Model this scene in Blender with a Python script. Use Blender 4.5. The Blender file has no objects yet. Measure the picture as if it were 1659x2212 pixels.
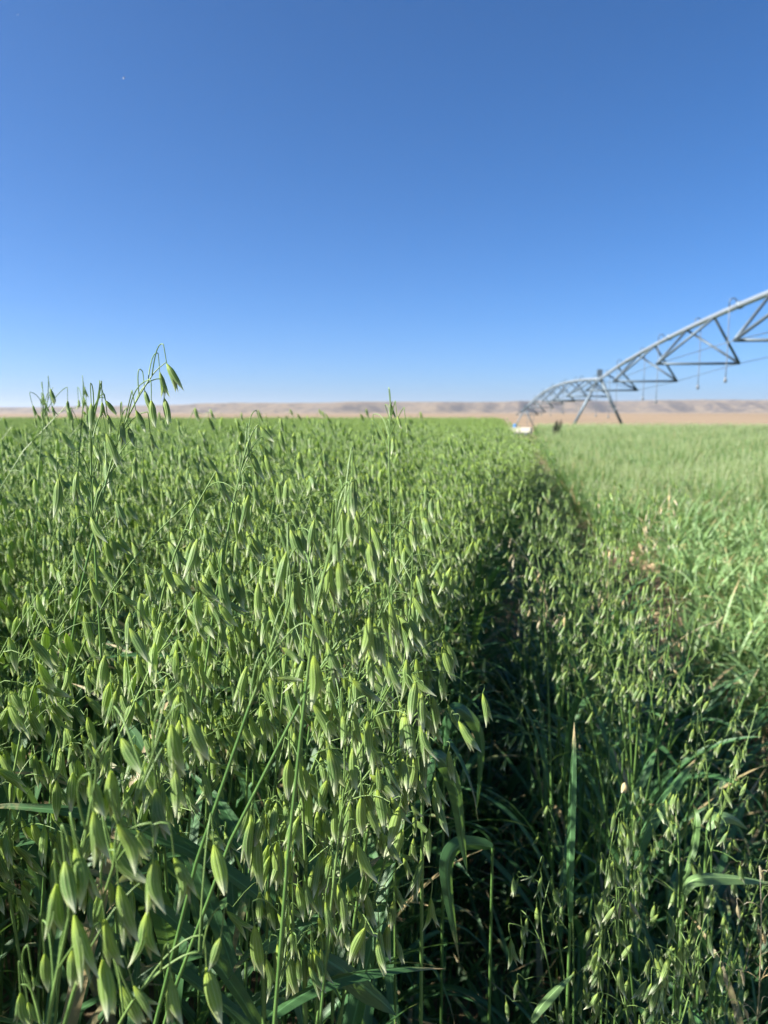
import bpy, math, random
import numpy as np
from mathutils import Vector, Matrix

# ------------------------------------------------------------------ camera, sky, sun, exposure
SC = bpy.context.scene
COL = SC.collection
CAM_H = 1.25
F_PX, PW, PH, HORIZON = 1639.0, 1659.0, 2212.0, 896.0
PITCH = math.atan((PH / 2 - HORIZON) / F_PX)
YAW = math.radians(9.95)               # the field edge (+Y) lies this far right of the view axis
cam_d = bpy.data.cameras.new('camera')
cam_d.sensor_fit = 'VERTICAL'
cam_d.sensor_height = 36.0
cam_d.lens = 36.0 * F_PX / PH
cam_d.clip_start = 0.02
cam_d.clip_end = 20000
cam_d.dof.use_dof = True
cam_d.dof.focus_distance = 0.56
cam_d.dof.aperture_fstop = 11.0
cam = bpy.data.objects.new('camera', cam_d)
COL.objects.link(cam)
cam.location = (0, 0, CAM_H)
cam.rotation_euler = (math.radians(90) - PITCH, 0, YAW)
SC.camera = cam

SUN_EL = math.radians(38)
SUN_AZ = math.radians(-110)             # from +Y towards +X; negative is left of the view
w = bpy.data.worlds.new('World')
SC.world = w
w.use_nodes = True
wn = w.node_tree
for n in list(wn.nodes):
    wn.nodes.remove(n)
wo = wn.nodes.new('ShaderNodeOutputWorld')
wb = wn.nodes.new('ShaderNodeBackground')
sky = wn.nodes.new('ShaderNodeTexSky')
sky.sky_type = 'NISHITA'
sky.sun_disc = False
sky.sun_elevation = SUN_EL
sky.sun_rotation = SUN_AZ
sky.altitude = 900
sky.air_density = 0.66
sky.dust_density = 2.2
sky.ozone_density = 9.0
wb.inputs['Strength'].default_value = 0.063
hs = wn.nodes.new('ShaderNodeHueSaturation'); hs.inputs['Saturation'].default_value = 1.11; hs.inputs['Hue'].default_value = .498
wn.links.new(sky.outputs[0], hs.inputs['Color']); wn.links.new(hs.outputs[0], wb.inputs['Color'])
wn.links.new(wb.outputs[0], wo.inputs['Surface'])

sun_d = bpy.data.lights.new('sun', 'SUN')
sun_d.energy = 5.0
sun_d.angle = math.radians(0.53)
sun_d.color = (1.0, 0.95, 0.86)
sun = bpy.data.objects.new('sun', sun_d)
COL.objects.link(sun)
sdir = Vector((math.sin(SUN_AZ) * math.cos(SUN_EL), math.cos(SUN_AZ) * math.cos(SUN_EL), math.sin(SUN_EL)))
sun.rotation_euler = sdir.to_track_quat('Z', 'Y').to_euler()
sun.location = (-20, 5, 30)

SC.view_settings.view_transform = 'Standard'
SC.view_settings.look = 'None'
SC.view_settings.exposure = 1.64
SC.view_settings.gamma = 1.0
SC.view_settings.use_curve_mapping = False
SC.render.engine = 'CYCLES'
SC.cycles.max_bounces = 6
SC.cycles.diffuse_bounces = 3
SC.cycles.glossy_bounces = 2
SC.cycles.transmission_bounces = 4
SC.cycles.transparent_max_bounces = 8
SC.cycles.sample_clamp_indirect = 4.0

# ------------------------------------------------------------------ camera geometry for placing things
FWD = np.array([-math.sin(YAW) * math.cos(PITCH), math.cos(YAW) * math.cos(PITCH), -math.sin(PITCH)])
RGT = np.array([math.cos(YAW), math.sin(YAW), 0.0])
UPV = np.cross(RGT, FWD)
CAMP = np.array([0, 0, CAM_H])

def at(px, py, depth):
    """a point at that depth in metres, seen at a spot of the photograph"""
    return CAMP + depth * (FWD + RGT * (px - PW / 2) / F_PX - UPV * (py - PH / 2) / F_PX)

def project(P):
    d = np.asarray(P) - CAMP
    z = d @ FWD
    return PW / 2 + F_PX * (d @ RGT) / z, PH / 2 - F_PX * (d @ UPV) / z, z

def smooth(a, b, x):
    t = np.clip((x - a) / (b - a), 0, 1)
    return t * t * (3 - 2 * t)

def ground_z(x, y):
    x = np.asarray(x, float); y = np.asarray(y, float)
    z = -0.0255 * np.clip(y - 46, 0, 80) * smooth(42, 56, y)
    z = z + 0.012 * np.clip(y - 135, 0, 1e9) * smooth(135, 260, y) * (y < 1e6)
    z = z - 0.0085 * np.clip(y - 420, 0, 1e9)
    return z

# ------------------------------------------------------------------ objects and meshes
def tag(o, label=None, cat=None, group=None, kind=None):
    if label: o['label'] = label
    if cat: o['category'] = cat
    if group: o['group'] = group
    if kind: o['kind'] = kind
    return o

def empty(name, loc=(0, 0, 0), rz=0.0):
    o = bpy.data.objects.new(name, None)
    o.empty_display_size = 0.05
    o.location = loc
    o.rotation_euler = (0, 0, rz)
    COL.objects.link(o)
    return o

def mobj(name, mesh, parent=None, loc=None, mat4=None, col=None):
    o = bpy.data.objects.new(name, mesh)
    (col or COL).objects.link(o)
    if parent is not None:
        o.parent = parent
    if loc is not None:
        o.location = loc
    if mat4 is not None:
        o.matrix_local = mat4
    return o

class MB:
    """collects quad grids into one mesh"""
    def __init__(s):
        s.v = []; s.f = []; s.uv = []; s.m = []; s.r = []; s.n = 0; s.flat = []
    def grid(s, P, UV=None, mat=0, var=0.0, close=False, flat=False):
        nu, nv = P.shape[:2]
        if UV is None:
            UV = np.stack(np.meshgrid(np.linspace(0, 1, nu), np.linspace(0, 1, nv), indexing='ij'), -1)
        idx = np.arange(nu * nv).reshape(nu, nv) + s.n
        if close:
            idx = np.concatenate([idx, idx[:, :1]], 1)
        q = np.stack([idx[:-1, :-1], idx[:-1, 1:], idx[1:, 1:], idx[1:, :-1]], -1).reshape(-1, 4)
        s.v.append(P.reshape(-1, 3)); s.uv.append(UV.reshape(-1, 2)); s.f.append(q)
        s.m.append(np.full(len(q), mat)); s.r.append(np.full(nu * nv, var)); s.flat.append(np.full(len(q), flat))
        s.n += nu * nv
    def quads(s, V, Q, mat=0, var=0.0, flat=True, UV=None):
        V = np.asarray(V, float); Q = np.asarray(Q, int)
        s.v.append(V); s.uv.append(np.zeros((len(V), 2)) if UV is None else UV); s.f.append(Q + s.n)
        s.m.append(np.full(len(Q), mat)); s.r.append(np.full(len(V), var)); s.flat.append(np.full(len(Q), flat))
        s.n += len(V)
    def tube(s, pts, rad, n=5, mat=0, var=0.0, caps=False):
        pts = np.asarray(pts, float); k = len(pts)
        rad = np.broadcast_to(np.asarray(rad, float), (k,)).copy()
        if caps:
            d0 = pts[0] - pts[1]; d1 = pts[-1] - pts[-2]
            e0 = d0 / (np.linalg.norm(d0) + 1e-12) * 1e-5; e1 = d1 / (np.linalg.norm(d1) + 1e-12) * 1e-5
            pts = np.concatenate([[pts[0] + e0], pts, [pts[-1] + e1]]); rad = np.concatenate([[1e-5], rad, [1e-5]]); k += 2
        T = np.gradient(pts, axis=0); T /= (np.linalg.norm(T, axis=1)[:, None] + 1e-12)
        ref = np.array([1., 0, 0]) if abs(T[0][0]) < .8 else np.array([0, 1., 0])
        N = np.zeros_like(T); a = np.cross(T[0], ref); a /= np.linalg.norm(a); N[0] = a
        for i in range(1, k):
            a = N[i - 1] - T[i] * (N[i - 1] @ T[i]); N[i] = a / (np.linalg.norm(a) + 1e-12)
        B = np.cross(T, N)
        th = np.linspace(0, 2 * np.pi, n, endpoint=False)
        P = pts[:, None] + rad[:, None, None] * (np.cos(th)[None, :, None] * N[:, None] + np.sin(th)[None, :, None] * B[:, None])
        uv = np.stack(np.meshgrid(np.linspace(0, 1, k), np.linspace(0, 1, n), indexing='ij'), -1)
        s.grid(P, uv, mat, var, close=True)
    def box(s, c, size, R=None, mat=0, var=0.0):
        h = np.asarray(size) / 2
        V = np.array([[x, y, z] for x in (-1, 1) for y in (-1, 1) for z in (-1, 1)]) * h
        if R is not None: V = V @ np.asarray(R).T
        s.quads(V + np.asarray(c), [[0, 1, 3, 2], [4, 6, 7, 5], [0, 4, 5, 1], [2, 3, 7, 6], [0, 2, 6, 4], [1, 5, 7, 3]], mat, var)
    def add(s, o, M=None, t=None, var=None):
        """adds another MB, turned by M and moved by t"""
        V = np.concatenate(o.v)
        if M is not None: V = V @ np.asarray(M).T
        if t is not None: V = V + np.asarray(t)
        s.v.append(V); s.uv.append(np.concatenate(o.uv)); s.f.append(np.concatenate(o.f) + s.n); s.m.append(np.concatenate(o.m))
        r = np.concatenate(o.r)
        s.r.append(r if var is None else np.full(len(V), var)); s.flat.append(np.concatenate(o.flat)); s.n += len(V)
    def mesh(s, name, mats):
        me = bpy.data.meshes.new(name)
        V = np.concatenate(s.v).astype(np.float32); F = np.concatenate(s.f).astype(np.int32)
        UV = np.concatenate(s.uv).astype(np.float32); M = np.concatenate(s.m).astype(np.int32)
        R = np.concatenate(s.r).astype(np.float32); FL = np.concatenate(s.flat)
        me.vertices.add(len(V)); me.vertices.foreach_set('co', V.ravel())
        me.loops.add(F.size); me.loops.foreach_set('vertex_index', F.ravel())
        me.polygons.add(len(F)); me.polygons.foreach_set('loop_start', np.arange(0, F.size, 4, dtype=np.int32))
        for m in (mats if isinstance(mats, (list, tuple)) else [mats]):
            me.materials.append(m)
        me.polygons.foreach_set('material_index', M)
        me.polygons.foreach_set('use_smooth', ~FL.astype(bool))
        uvl = me.uv_layers.new(name='UVMap'); uvl.data.foreach_set('uv', UV[F.ravel()].ravel())
        at_ = me.attributes.new('var', 'FLOAT', 'POINT'); at_.data.foreach_set('value', R)
        me.update(calc_edges=True)
        return me

# ------------------------------------------------------------------ materials
class NT:
    def __init__(s, name):
        s.mat = bpy.data.materials.new(name); s.mat.use_nodes = True
        s.t = s.mat.node_tree; s.t.nodes.clear()
        s.out = s.n('ShaderNodeOutputMaterial')
    def n(s, ty, **kw):
        nd = s.t.nodes.new(ty)
        for k, v in kw.items(): setattr(nd, k, v)
        return nd
    def l(s, a, b): s.t.links.new(a, b)
    def val(s, x, sock):
        if hasattr(x, 'is_linked'): s.l(x, sock)
        else: sock.default_value = x
    def math(s, op, a, b=0.0, c=0.0, clamp=False):
        nd = s.n('ShaderNodeMath', operation=op, use_clamp=clamp)
        s.val(a, nd.inputs[0]); s.val(b, nd.inputs[1]); s.val(c, nd.inputs[2])
        return nd.outputs[0]
    def mix(s, f, a, b, blend='MIX'):
        nd = s.n('ShaderNodeMix', data_type='RGBA', blend_type=blend)
        s.val(f, nd.inputs[0])
        for x, k in ((a, 6), (b, 7)):
            if hasattr(x, 'is_linked'): s.l(x, nd.inputs[k])
            else: nd.inputs[k].default_value = (*x, 1)
        return nd.outputs[2]
    def ramp(s, f, lo, hi):
        nd = s.n('ShaderNodeMapRange', interpolation_type='SMOOTHSTEP')
        s.val(f, nd.inputs[0]); nd.inputs[1].default_value = lo; nd.inputs[2].default_value = hi
        return nd.outputs[0]
    def noise(s, scale, vec=None, detail=3, rough=.55, dist=0.0):
        nd = s.n('ShaderNodeTexNoise'); nd.inputs['Scale'].default_value = scale
        nd.inputs['Detail'].default_value = detail; nd.inputs['Roughness'].default_value = rough; nd.inputs['Distortion'].default_value = dist
        if vec is not None: s.l(vec, nd.inputs['Vector'])
        return nd.outputs['Fac']
    def uv(s):
        a = s.n('ShaderNodeUVMap'); a.uv_map = 'UVMap'
        sp = s.n('ShaderNodeSeparateXYZ'); s.l(a.outputs[0], sp.inputs[0])
        return sp.outputs[0], sp.outputs[1], a.outputs[0]
    def rnd(s):
        a = s.n('ShaderNodeAttribute', attribute_name='var')
        o = s.n('ShaderNodeObjectInfo')
        return s.math('FRACT', s.math('ADD', s.math('MULTIPLY', a.outputs['Fac'], 7.31), o.outputs['Random'])), o.outputs['Random']
    def finish(s, color, rough=.5, trans=0.0, tcol=None, spec=.4, bump=None, bstr=.2, bdist=.001, metal=0.0, sheen=0.0):
        p = s.n('ShaderNodeBsdfPrincipled')
        if hasattr(color, 'is_linked'): s.l(color, p.inputs['Base Color'])
        else: p.inputs['Base Color'].default_value = (*color, 1)
        s.val(rough, p.inputs['Roughness']); s.val(metal, p.inputs['Metallic'])
        p.inputs['Specular IOR Level'].default_value = spec
        if bump is not None:
            b = s.n('ShaderNodeBump'); b.inputs['Strength'].default_value = bstr; b.inputs['Distance'].default_value = bdist
            s.l(bump, b.inputs['Height']); s.l(b.outputs[0], p.inputs['Normal'])
        res = p.outputs[0]
        if trans > 0:
            tr = s.n('ShaderNodeBsdfTranslucent')
            tc = tcol if tcol is not None else color
            if hasattr(tc, 'is_linked'): s.l(tc, tr.inputs['Color'])
            else: tr.inputs['Color'].default_value = (*tc, 1)
            m = s.n('ShaderNodeMixShader'); m.inputs[0].default_value = trans
            s.l(res, m.inputs[1]); s.l(tr.outputs[0], m.inputs[2]); res = m.outputs[0]
        s.l(res, s.out.inputs['Surface'])
        return s.mat

def mat_spikelet(name, body, vein, base, tip, trans=.46, stripes=6.0, dry=None):
    N = NT(name); u, v, _ = N.uv(); r, orr = N.rnd()
    st = N.math('ABSOLUTE', N.math('SINE', N.math('MULTIPLY', v, math.pi * stripes)))
    line = N.ramp(N.math('SUBTRACT', 1.0, st), .62, .97)
    amt = N.math('MULTIPLY', line, N.ramp(u, .02, .25))
    blo = N.mix(r, tuple(c * .78 for c in body), tuple(c * k for c, k in zip(body, (1.65, 1.3, .95))))
    c = N.mix(N.math('MULTIPLY', amt, .85), blo, vein)
    c = N.mix(N.math('MULTIPLY', N.ramp(u, .34, .0), .75), c, base)
    tipf = N.ramp(N.math('ADD', u, N.math('MULTIPLY', N.noise(900, None, 2), .14)), .66, 1.02)
    edge = N.math('MULTIPLY', N.ramp(N.math('ABSOLUTE', N.math('SUBTRACT', v, .5)), .40, .5), N.ramp(u, .45, .75))
    c = N.mix(N.math('MULTIPLY', N.math('MAXIMUM', tipf, edge), .85), c, tip)
    if dry is not None:
        c = N.mix(N.ramp(r, .97, .985), c, dry)
    tc = N.mix(.5, c, (0.46, 0.62, 0.09))
    return N.finish(c, rough=.48, trans=trans, tcol=tc, spec=.35, bump=st, bstr=.45, bdist=.0006)

def mat_leaf(name, c1, c2, dryc, dry_lo=.94, trans=.32, tcol=(.22, .38, .05), spec=.4):
    N = NT(name); u, v, uvv = N.uv(); r, orr = N.rnd()
    mp = N.n('ShaderNodeMapping'); mp.inputs['Scale'].default_value = (3, 60, 1); N.l(uvv, mp.inputs[0])
    vn = N.noise(1.0, mp.outputs[0], 2)
    c = N.mix(r, c1, c2)
    c = N.mix(N.math('MULTIPLY', N.ramp(vn, .42, .62), .35), c, tuple(min(1, x * 1.5 + .01) for x in c2))
    mid = N.ramp(N.math('ABSOLUTE', N.math('SUBTRACT', v, .5)), .07, .02)
    c = N.mix(N.math('MULTIPLY', mid, .7), c, tuple(min(1, x * 1.9 + .02) for x in c2))
    df = N.ramp(N.math('ADD', N.math('ADD', u, N.math('MULTIPLY', N.noise(60, None, 2), .22)), N.math('MULTIPLY', r, .25)), 1.10, 1.25)
    c = N.mix(df, c, dryc)
    c = N.mix(N.ramp(r, dry_lo, dry_lo + .03), c, dryc)
    ridge = N.math('SINE', N.math('MULTIPLY', v, math.pi * 22))
    return N.finish(c, rough=.42, trans=trans, tcol=N.mix(.55, c, tcol), spec=spec, bump=ridge, bstr=.18, bdist=.0005)

def mat_stem(name, c1, c2):
    N = NT(name); u, v, _ = N.uv(); r, orr = N.rnd()
    c = N.mix(r, c1, c2)
    c = N.mix(N.math('MULTIPLY', N.ramp(N.noise(40, None, 3), .5, .7), .4), c, tuple(x * 1.45 for x in c2))
    return N.finish(c, rough=.45, trans=.12, tcol=c, spec=.4)

M_SPIK = mat_spikelet('spikelet_green', (.150, .285, .092), (.50, .63, .28), (.46, .59, .075), (.76, .78, .58), dry=None)
M_SPIK2 = mat_spikelet('spikelet_strip', (.155, .285, .105), (.50, .64, .33), (.42, .55, .09), (.78, .80, .62), dry=(.48, .44, .26))
M_FLOR = mat_spikelet('floret', (.17, .25, .09), (.36, .43, .22), (.22, .30, .08), (.55, .56, .38), stripes=5.0)
M_DRYSP = mat_spikelet('spikelet_dry', (.44, .41, .27), (.62, .58, .44), (.40, .36, .20), (.72, .68, .56), trans=.25)
M_STEM = mat_stem('stem_green', (.065, .15, .035), (.12, .22, .055))
M_PED = mat_stem('pedicel_green', (.11, .20, .05), (.18, .28, .08))
M_LEAF = mat_leaf('leaf_green', (.034, .098, .034), (.060, .145, .050), (.34, .27, .14))
M_LEAFB = mat_leaf('leaf_blue_green', (.120, .215, .078), (.178, .290, .108), (.46, .36, .18), dry_lo=.985, tcol=(.30, .42, .09))
M_LEAFY = mat_leaf('leaf_grass', (.070, .155, .045), (.125, .225, .070), (.42, .32, .16), dry_lo=.93)
M_DARKW = mat_stem('weed_dark', (.006, .007, .008), (.014, .012, .012))

def mat_ground():
    N = NT('ground_soil')
    tc = N.n('ShaderNodeTexCoord'); P = tc.outputs['Object']
    sp = N.n('ShaderNodeSeparateXYZ'); N.l(P, sp.inputs[0])
    n1 = N.noise(9, P, 6, .65); n2 = N.noise(70, P, 5, .7); n3 = N.noise(.035, P, 5, .6); n4 = N.noise(1.1, P, 3)
    soil = N.mix(N.ramp(n1, .3, .7), (.12, .09, .052), (.26, .195, .12))
    soil = N.mix(N.math('MULTIPLY', N.ramp(n2, .55, .75), .6), soil, (.42, .34, .22))
    litter = N.mix(N.ramp(n4, .35, .65), (.07, .085, .03), (.13, .15, .05))
    y = sp.outputs[1]
    wob = N.math('ADD', y, N.math('MULTIPLY', N.math('SUBTRACT', n3, .5), 30))
    near = N.mix(N.math('MULTIPLY', N.ramp(y, 14, 30), .92), soil, litter)
    mp = N.n('ShaderNodeMapping'); mp.inputs['Scale'].default_value = (.004, .03, 0); N.l(P, mp.inputs[0])
    bands = N.noise(1.0, mp.outputs[0], 4, .6)
    drygrass = N.mix(N.ramp(bands, .35, .65), (.185, .135, .085), (.25, .185, .12))
    drygrass = N.mix(N.math('MULTIPLY', N.ramp(n3, .5, .7), .35), drygrass, (.30, .22, .12))
    c = N.mix(N.ramp(wob, 128, 150), near, drygrass)
    return N.finish(c, rough=.92, spec=.1, bump=N.math('ADD', n1, N.math('MULTIPLY', n2, .35)), bstr=.8, bdist=.03)
M_GROUND = mat_ground()

def mat_hill():
    N = NT('hill_dry_scrub')
    tc = N.n('ShaderNodeTexCoord'); P = tc.outputs['Object']
    g = N.n('ShaderNodeNewGeometry'); sp = N.n('ShaderNodeSeparateXYZ'); N.l(g.outputs['Normal'], sp.inputs[0])
    sz = N.n('ShaderNodeSeparateXYZ'); N.l(P, sz.inputs[0])
    n = N.noise(.012, P, 5, .65); n2 = N.noise(.06, P, 4, .65)
    grass = N.mix(N.ramp(n, .35, .7), (.20, .15, .095), (.16, .125, .09))
    scrub = N.mix(N.ramp(n2, .35, .65), (.09, .07, .057), (.040, .038, .040))
    f = N.math('MULTIPLY', N.ramp(N.math('ADD', sp.outputs[2], N.math('MULTIPLY', N.math('SUBTRACT', n2, .5), .25)), .999, .965), 1.0)
    return N.finish(N.mix(f, grass, scrub), rough=.95, spec=.05)
M_HILL = mat_hill()

def mat_metal(name, col, rough, metal, dirt=.35):
    N = NT(name); tc = N.n('ShaderNodeTexCoord')
    n = N.noise(3.5, tc.outputs['Object'], 5, .65)
    c = N.mix(N.math('MULTIPLY', N.ramp(n, .42, .68), dirt), col, tuple(x * .55 for x in col))
    return N.finish(c, rough=N.math('ADD', rough, N.math('MULTIPLY', n, .2)), metal=metal, spec=.5)
M_GALV = mat_metal('galvanised_steel', (.30, .34, .38), .38, .5)
M_GALVD = mat_metal('dull_steel', (.11, .145, .175), .45, .45)
M_HOSE = mat_metal('hose_grey', (.16, .18, .20), .6, 0.0)
M_TYRE = mat_metal('tyre_rubber', (.03, .03, .032), .8, 0.0)
M_TAN = mat_metal('tan_paint', (.60, .54, .45), .6, 0.0, .1)
M_BLUE = mat_metal('blue_plastic', (.03, .19, .52), .4, 0.0, .2)
M_BUG = mat_metal('insect_body', (.05, .04, .035), .5, 0.0)
M_WING = mat_metal('insect_wing', (.38, .40, .44), .4, 0.0, .1)

# ------------------------------------------------------------------ ground and hills
def terrain(name, xs, ys, zf, mat):
    X, Y = np.meshgrid(xs, ys, indexing='ij')
    b = MB(); b.grid(np.stack([X, Y, zf(X, Y)], -1))
    return tag(mobj(name, b.mesh(name, mat)), kind='structure')

def spaced(lo, hi, n, p=3.0):
    t = np.linspace(-1, 1, n)
    return np.where(t < 0, -np.abs(t) ** p * abs(lo), np.abs(t) ** p * hi)

def gz_detail(X, Y):
    rough = (np.sin(X * 23 + np.sin(Y * 17) * 1.3) * np.sin(Y * 21 + np.sin(X * 13) * 1.7)) * .012
    rough += (np.sin(X * 61 + Y * 33) * np.sin(Y * 57 - X * 29)) * .005
    furrow = -.05 * np.exp(-((X - .45) / .28) ** 2)
    return ground_z(X, Y) + (rough + furrow) * np.exp(-((X * X + Y * Y) / 900))

terrain('ground', spaced(-2600, 2600, 260, 4.2), np.concatenate([np.linspace(-30, -2, 12), np.linspace(-1.9, 14, 220), np.linspace(14.5, 130, 130), np.linspace(132, 520, 60), np.linspace(540, 3600, 40)]), gz_detail, M_GROUND)

def hill_z(X, Y):
    az = X / 900.0
    crest = 1500 + 180 * np.sin(az * 2.1 + .4) + 90 * np.sin(az * 5.3)
    gul = 45 * np.abs(np.sin(X / 61 + np.sin(X / 143) * 2)) + 38 * np.abs(np.sin(X / 27 + 1.3 * np.sin(X / 71)))
    f = smooth(crest - 330, crest - 60, Y - gul + 60)
    top = 23 + 4 * np.sin(az * 1.3 + .6) + .006 * X + .9 * np.sin(X / 110) + .8 * np.sin(X / 47)
    h = f * top + .006 * np.clip(Y - crest, 0, 900)
    return ground_z(X, Y) - 3.0 + h

terrain('hills', np.linspace(-2300, 2300, 420), np.concatenate([np.linspace(1050, 1800, 90), np.linspace(1830, 2700, 14)]), hill_z, M_HILL)

# ------------------------------------------------------------------ oat pieces
def spikelet_mb(rng, nu, nv, L=.025, W=.0062, florets=1, mats=(0, 1), openness=.10):
    """hangs from the origin down -Z: two boat-shaped glumes, whose tips part, and a floret between them"""
    b = MB()
    u = np.linspace(0, 1, nu)
    bend = rng.uniform(-.06, .06) * L
    def shell(side, ln, half, width, op, mat, arc):
        prof = np.interp(u, [0, .04, .14, .28, .45, .62, .78, .90, 1.0], [.14, .20, .62, .90, 1.0, .88, .58, .27, .03])
        ph = np.linspace(-arc, arc, nv)
        r = half * prof
        gap = op * L * np.clip(u - .42, 0, 1) ** 1.5 * 1.6
        x = side * (r[:, None] * np.cos(ph)[None] * .82 + gap[:, None])
        y = width / W * r[:, None] * np.sin(ph)[None]
        z = -u[:, None] * ln * np.ones(nv)[None]
        x = x + (bend * np.sin(u * np.pi))[:, None]
        uv = np.stack(np.meshgrid(u, np.linspace(0, 1, nv), indexing='ij'), -1)
        b.grid(np.stack([x, y, z], -1), uv, mat)
    op = openness * rng.uniform(.3, 1.5)
    shell(1, L, W / 2, W, op, mats[0], 1.75)
    shell(-1, L * rng.uniform(.86, .97), W / 2, W, op * rng.uniform(.5, 1.0), mats[0], 1.75)
    if florets:
        k = max(4, nv - 2); th = np.linspace(0, 2 * np.pi, k, endpoint=False)
        prof = np.interp(u, [0, .1, .4, .75, 1.0], [.15, .5, .68, .36, .03]) * W / 2
        c = np.zeros((nu, 3)); c[:, 2] = -u * L * .90 - .001; c[:, 0] = bend * np.sin(u * np.pi) + op * .25 * L * u * rng.uniform(-1, 1)
        P = c[:, None] + prof[:, None, None] * np.stack([np.cos(th) * .8, np.sin(th) * .8, 0 * th], -1)[None]
        b.grid(P, np.stack(np.meshgrid(u, np.linspace(0, 1, k), indexing='ij'), -1), mats[1], close=True)
    return b

RN = np.random.default_rng(7)
SPK_HI = [spikelet_mb(RN, 11, 9, W=RN.uniform(.0056, .0068), openness=RN.choice([.08, .2, .34, .48])) for _ in range(10)]
SPK_MID = [spikelet_mb(RN, 6, 5, W=.0064, florets=0) for _ in range(4)]
SPK_LOW = []
for _ in range(2):
    b = MB(); th = np.linspace(0, 2 * np.pi, 4, endpoint=False); uu = np.array([0, .4, 1.0]); pr = np.array([.0007, .0036, .0004])
    b.grid(np.stack([pr[:, None] * np.cos(th), pr[:, None] * np.sin(th), -.026 * uu[:, None] * np.ones(4)], -1),
           np.stack(np.meshgrid(uu, [0.1, .3, .5, .7], indexing='ij'), -1), 0, close=True); SPK_LOW.append(b)
SPK_MESH = [b.mesh('spikelet', [M_SPIK, M_FLOR]) for b in SPK_HI]
SPK_MESH2 = [b.mesh('spikelet', [M_SPIK2, M_FLOR]) for b in SPK_HI]
SPK_MESHD = [b.mesh('spikelet', [M_DRYSP, M_DRYSP]) for b in SPK_HI[:4]]

def hang_matrix(d, twist):
    """columns of a turn that takes -Z to d"""
    z = -np.asarray(d, float); z /= np.linalg.norm(z)
    a = np.array([math.cos(twist), math.sin(twist), 0]); x = a - z * (a @ z); x /= np.linalg.norm(x)
    return np.stack([x, np.cross(z, x), z], -1)

def curve_at(P, t):
    P = np.asarray(P); k = t * (len(P) - 1); i = min(int(k), len(P) - 2); f = k - i
    return P[i] * (1 - f) + P[i + 1] * f, (P[i + 1] - P[i]) / (np.linalg.norm(P[i + 1] - P[i]) + 1e-9)

def bez(p0, p1, p2, n):
    t = np.linspace(0, 1, n)[:, None]
    return (1 - t) ** 2 * p0 + 2 * t * (1 - t) * p1 + t * t * p2

WIND = np.array([.22, -.05, 0])
def make_panicle(rng, rach, whorl=(4, 3, 3, 3, 2, 2, 1), lb=(.075, .028), slen=(.0195, .0285), sub=(1.9, .35)):
    """branches as (points, radii) and spikelets as (place, turn, scale)"""
    br, sp = [], []
    n = len(whorl)
    br.append((rach, np.linspace(.0011, .00045, len(rach))))
    for k, c in enumerate(whorl):
        t = .02 + .93 * k / max(1, n - 1)
        p0, tan = curve_at(rach, t)
        ph0 = rng.uniform(0, 2 * np.pi)
        for j in range(c):
            ph = ph0 + j * 2 * np.pi / c * rng.uniform(.75, 1.25)
            L = (lb[0] * (1 - t) + lb[1] * t) * rng.uniform(.55, 1.2)
            el = math.radians(rng.uniform(35, 72))
            out = np.array([math.cos(ph), math.sin(ph), 0])
            d = out * math.cos(el) + tan * math.sin(el) + WIND * .5
            d /= np.linalg.norm(d)
            s = np.linspace(0, 1, 6)[:, None]
            path = p0 + d * L * s + np.array([0, 0, -1]) * L * rng.uniform(.25, .6) * s ** 2.2
            path += np.cross(d, [0, 0, 1]) * (np.sin(s * 5 + rng.uniform(0, 6)) * L * .03)
            br.append((path, np.linspace(.00042, .00024, 6)))
            ends = [(path[-1], d)]
            for q in range(rng.poisson(sub[0] * (1 - t) + sub[1] * t)):
                ss = rng.uniform(.4, .9); pp, dd = curve_at(path, ss)
                a2 = rng.uniform(0, 6.28); ends.append((pp, dd * .5 + np.array([math.cos(a2), math.sin(a2), .35]) * .7))
            for (pp, dd) in ends:
                dd = dd / np.linalg.norm(dd); l = rng.uniform(.008, .02)
                hd = np.array([0, 0, -1.0]) + WIND * rng.uniform(.3, 2.2) + rng.normal(0, .22, 3)
                hd /= np.linalg.norm(hd)
                e = pp + dd * l * .6 + np.array([0, 0, -1]) * l * .45
                ped = bez(pp, pp + dd * l * .9 + np.array([0, 0, .25]) * l, e, 6)
                br.append((ped, np.linspace(.00022, .0003, 6)))
                sp.append((e, hang_matrix(hd, rng.uniform(0, 6.28)), rng.uniform(*slen) / .025))
    hd = np.array([.25, 0, -1.0]); hd /= np.linalg.norm(hd)
    sp.append((np.asarray(rach[-1]), hang_matrix(hd, rng.uniform(0, 6)), rng.uniform(*slen) / .025))
    return br, sp

def branches_mb(br, n=4, mat=0, skip=1):
    b = MB()
    for i, (p, r) in enumerate(br):
        p = np.asarray(p)
        b.tube(p if skip == 1 else p[::skip] if (len(p) - 1) % skip == 0 else np.concatenate([p[::skip], p[-1:]]),
               np.interp(np.linspace(0, 1, len(p[::skip]) + (0 if skip == 1 or (len(p) - 1) % skip == 0 else 1)), np.linspace(0, 1, len(r)), r), n, mat, (i * .137) % 1)
    return b

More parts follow.
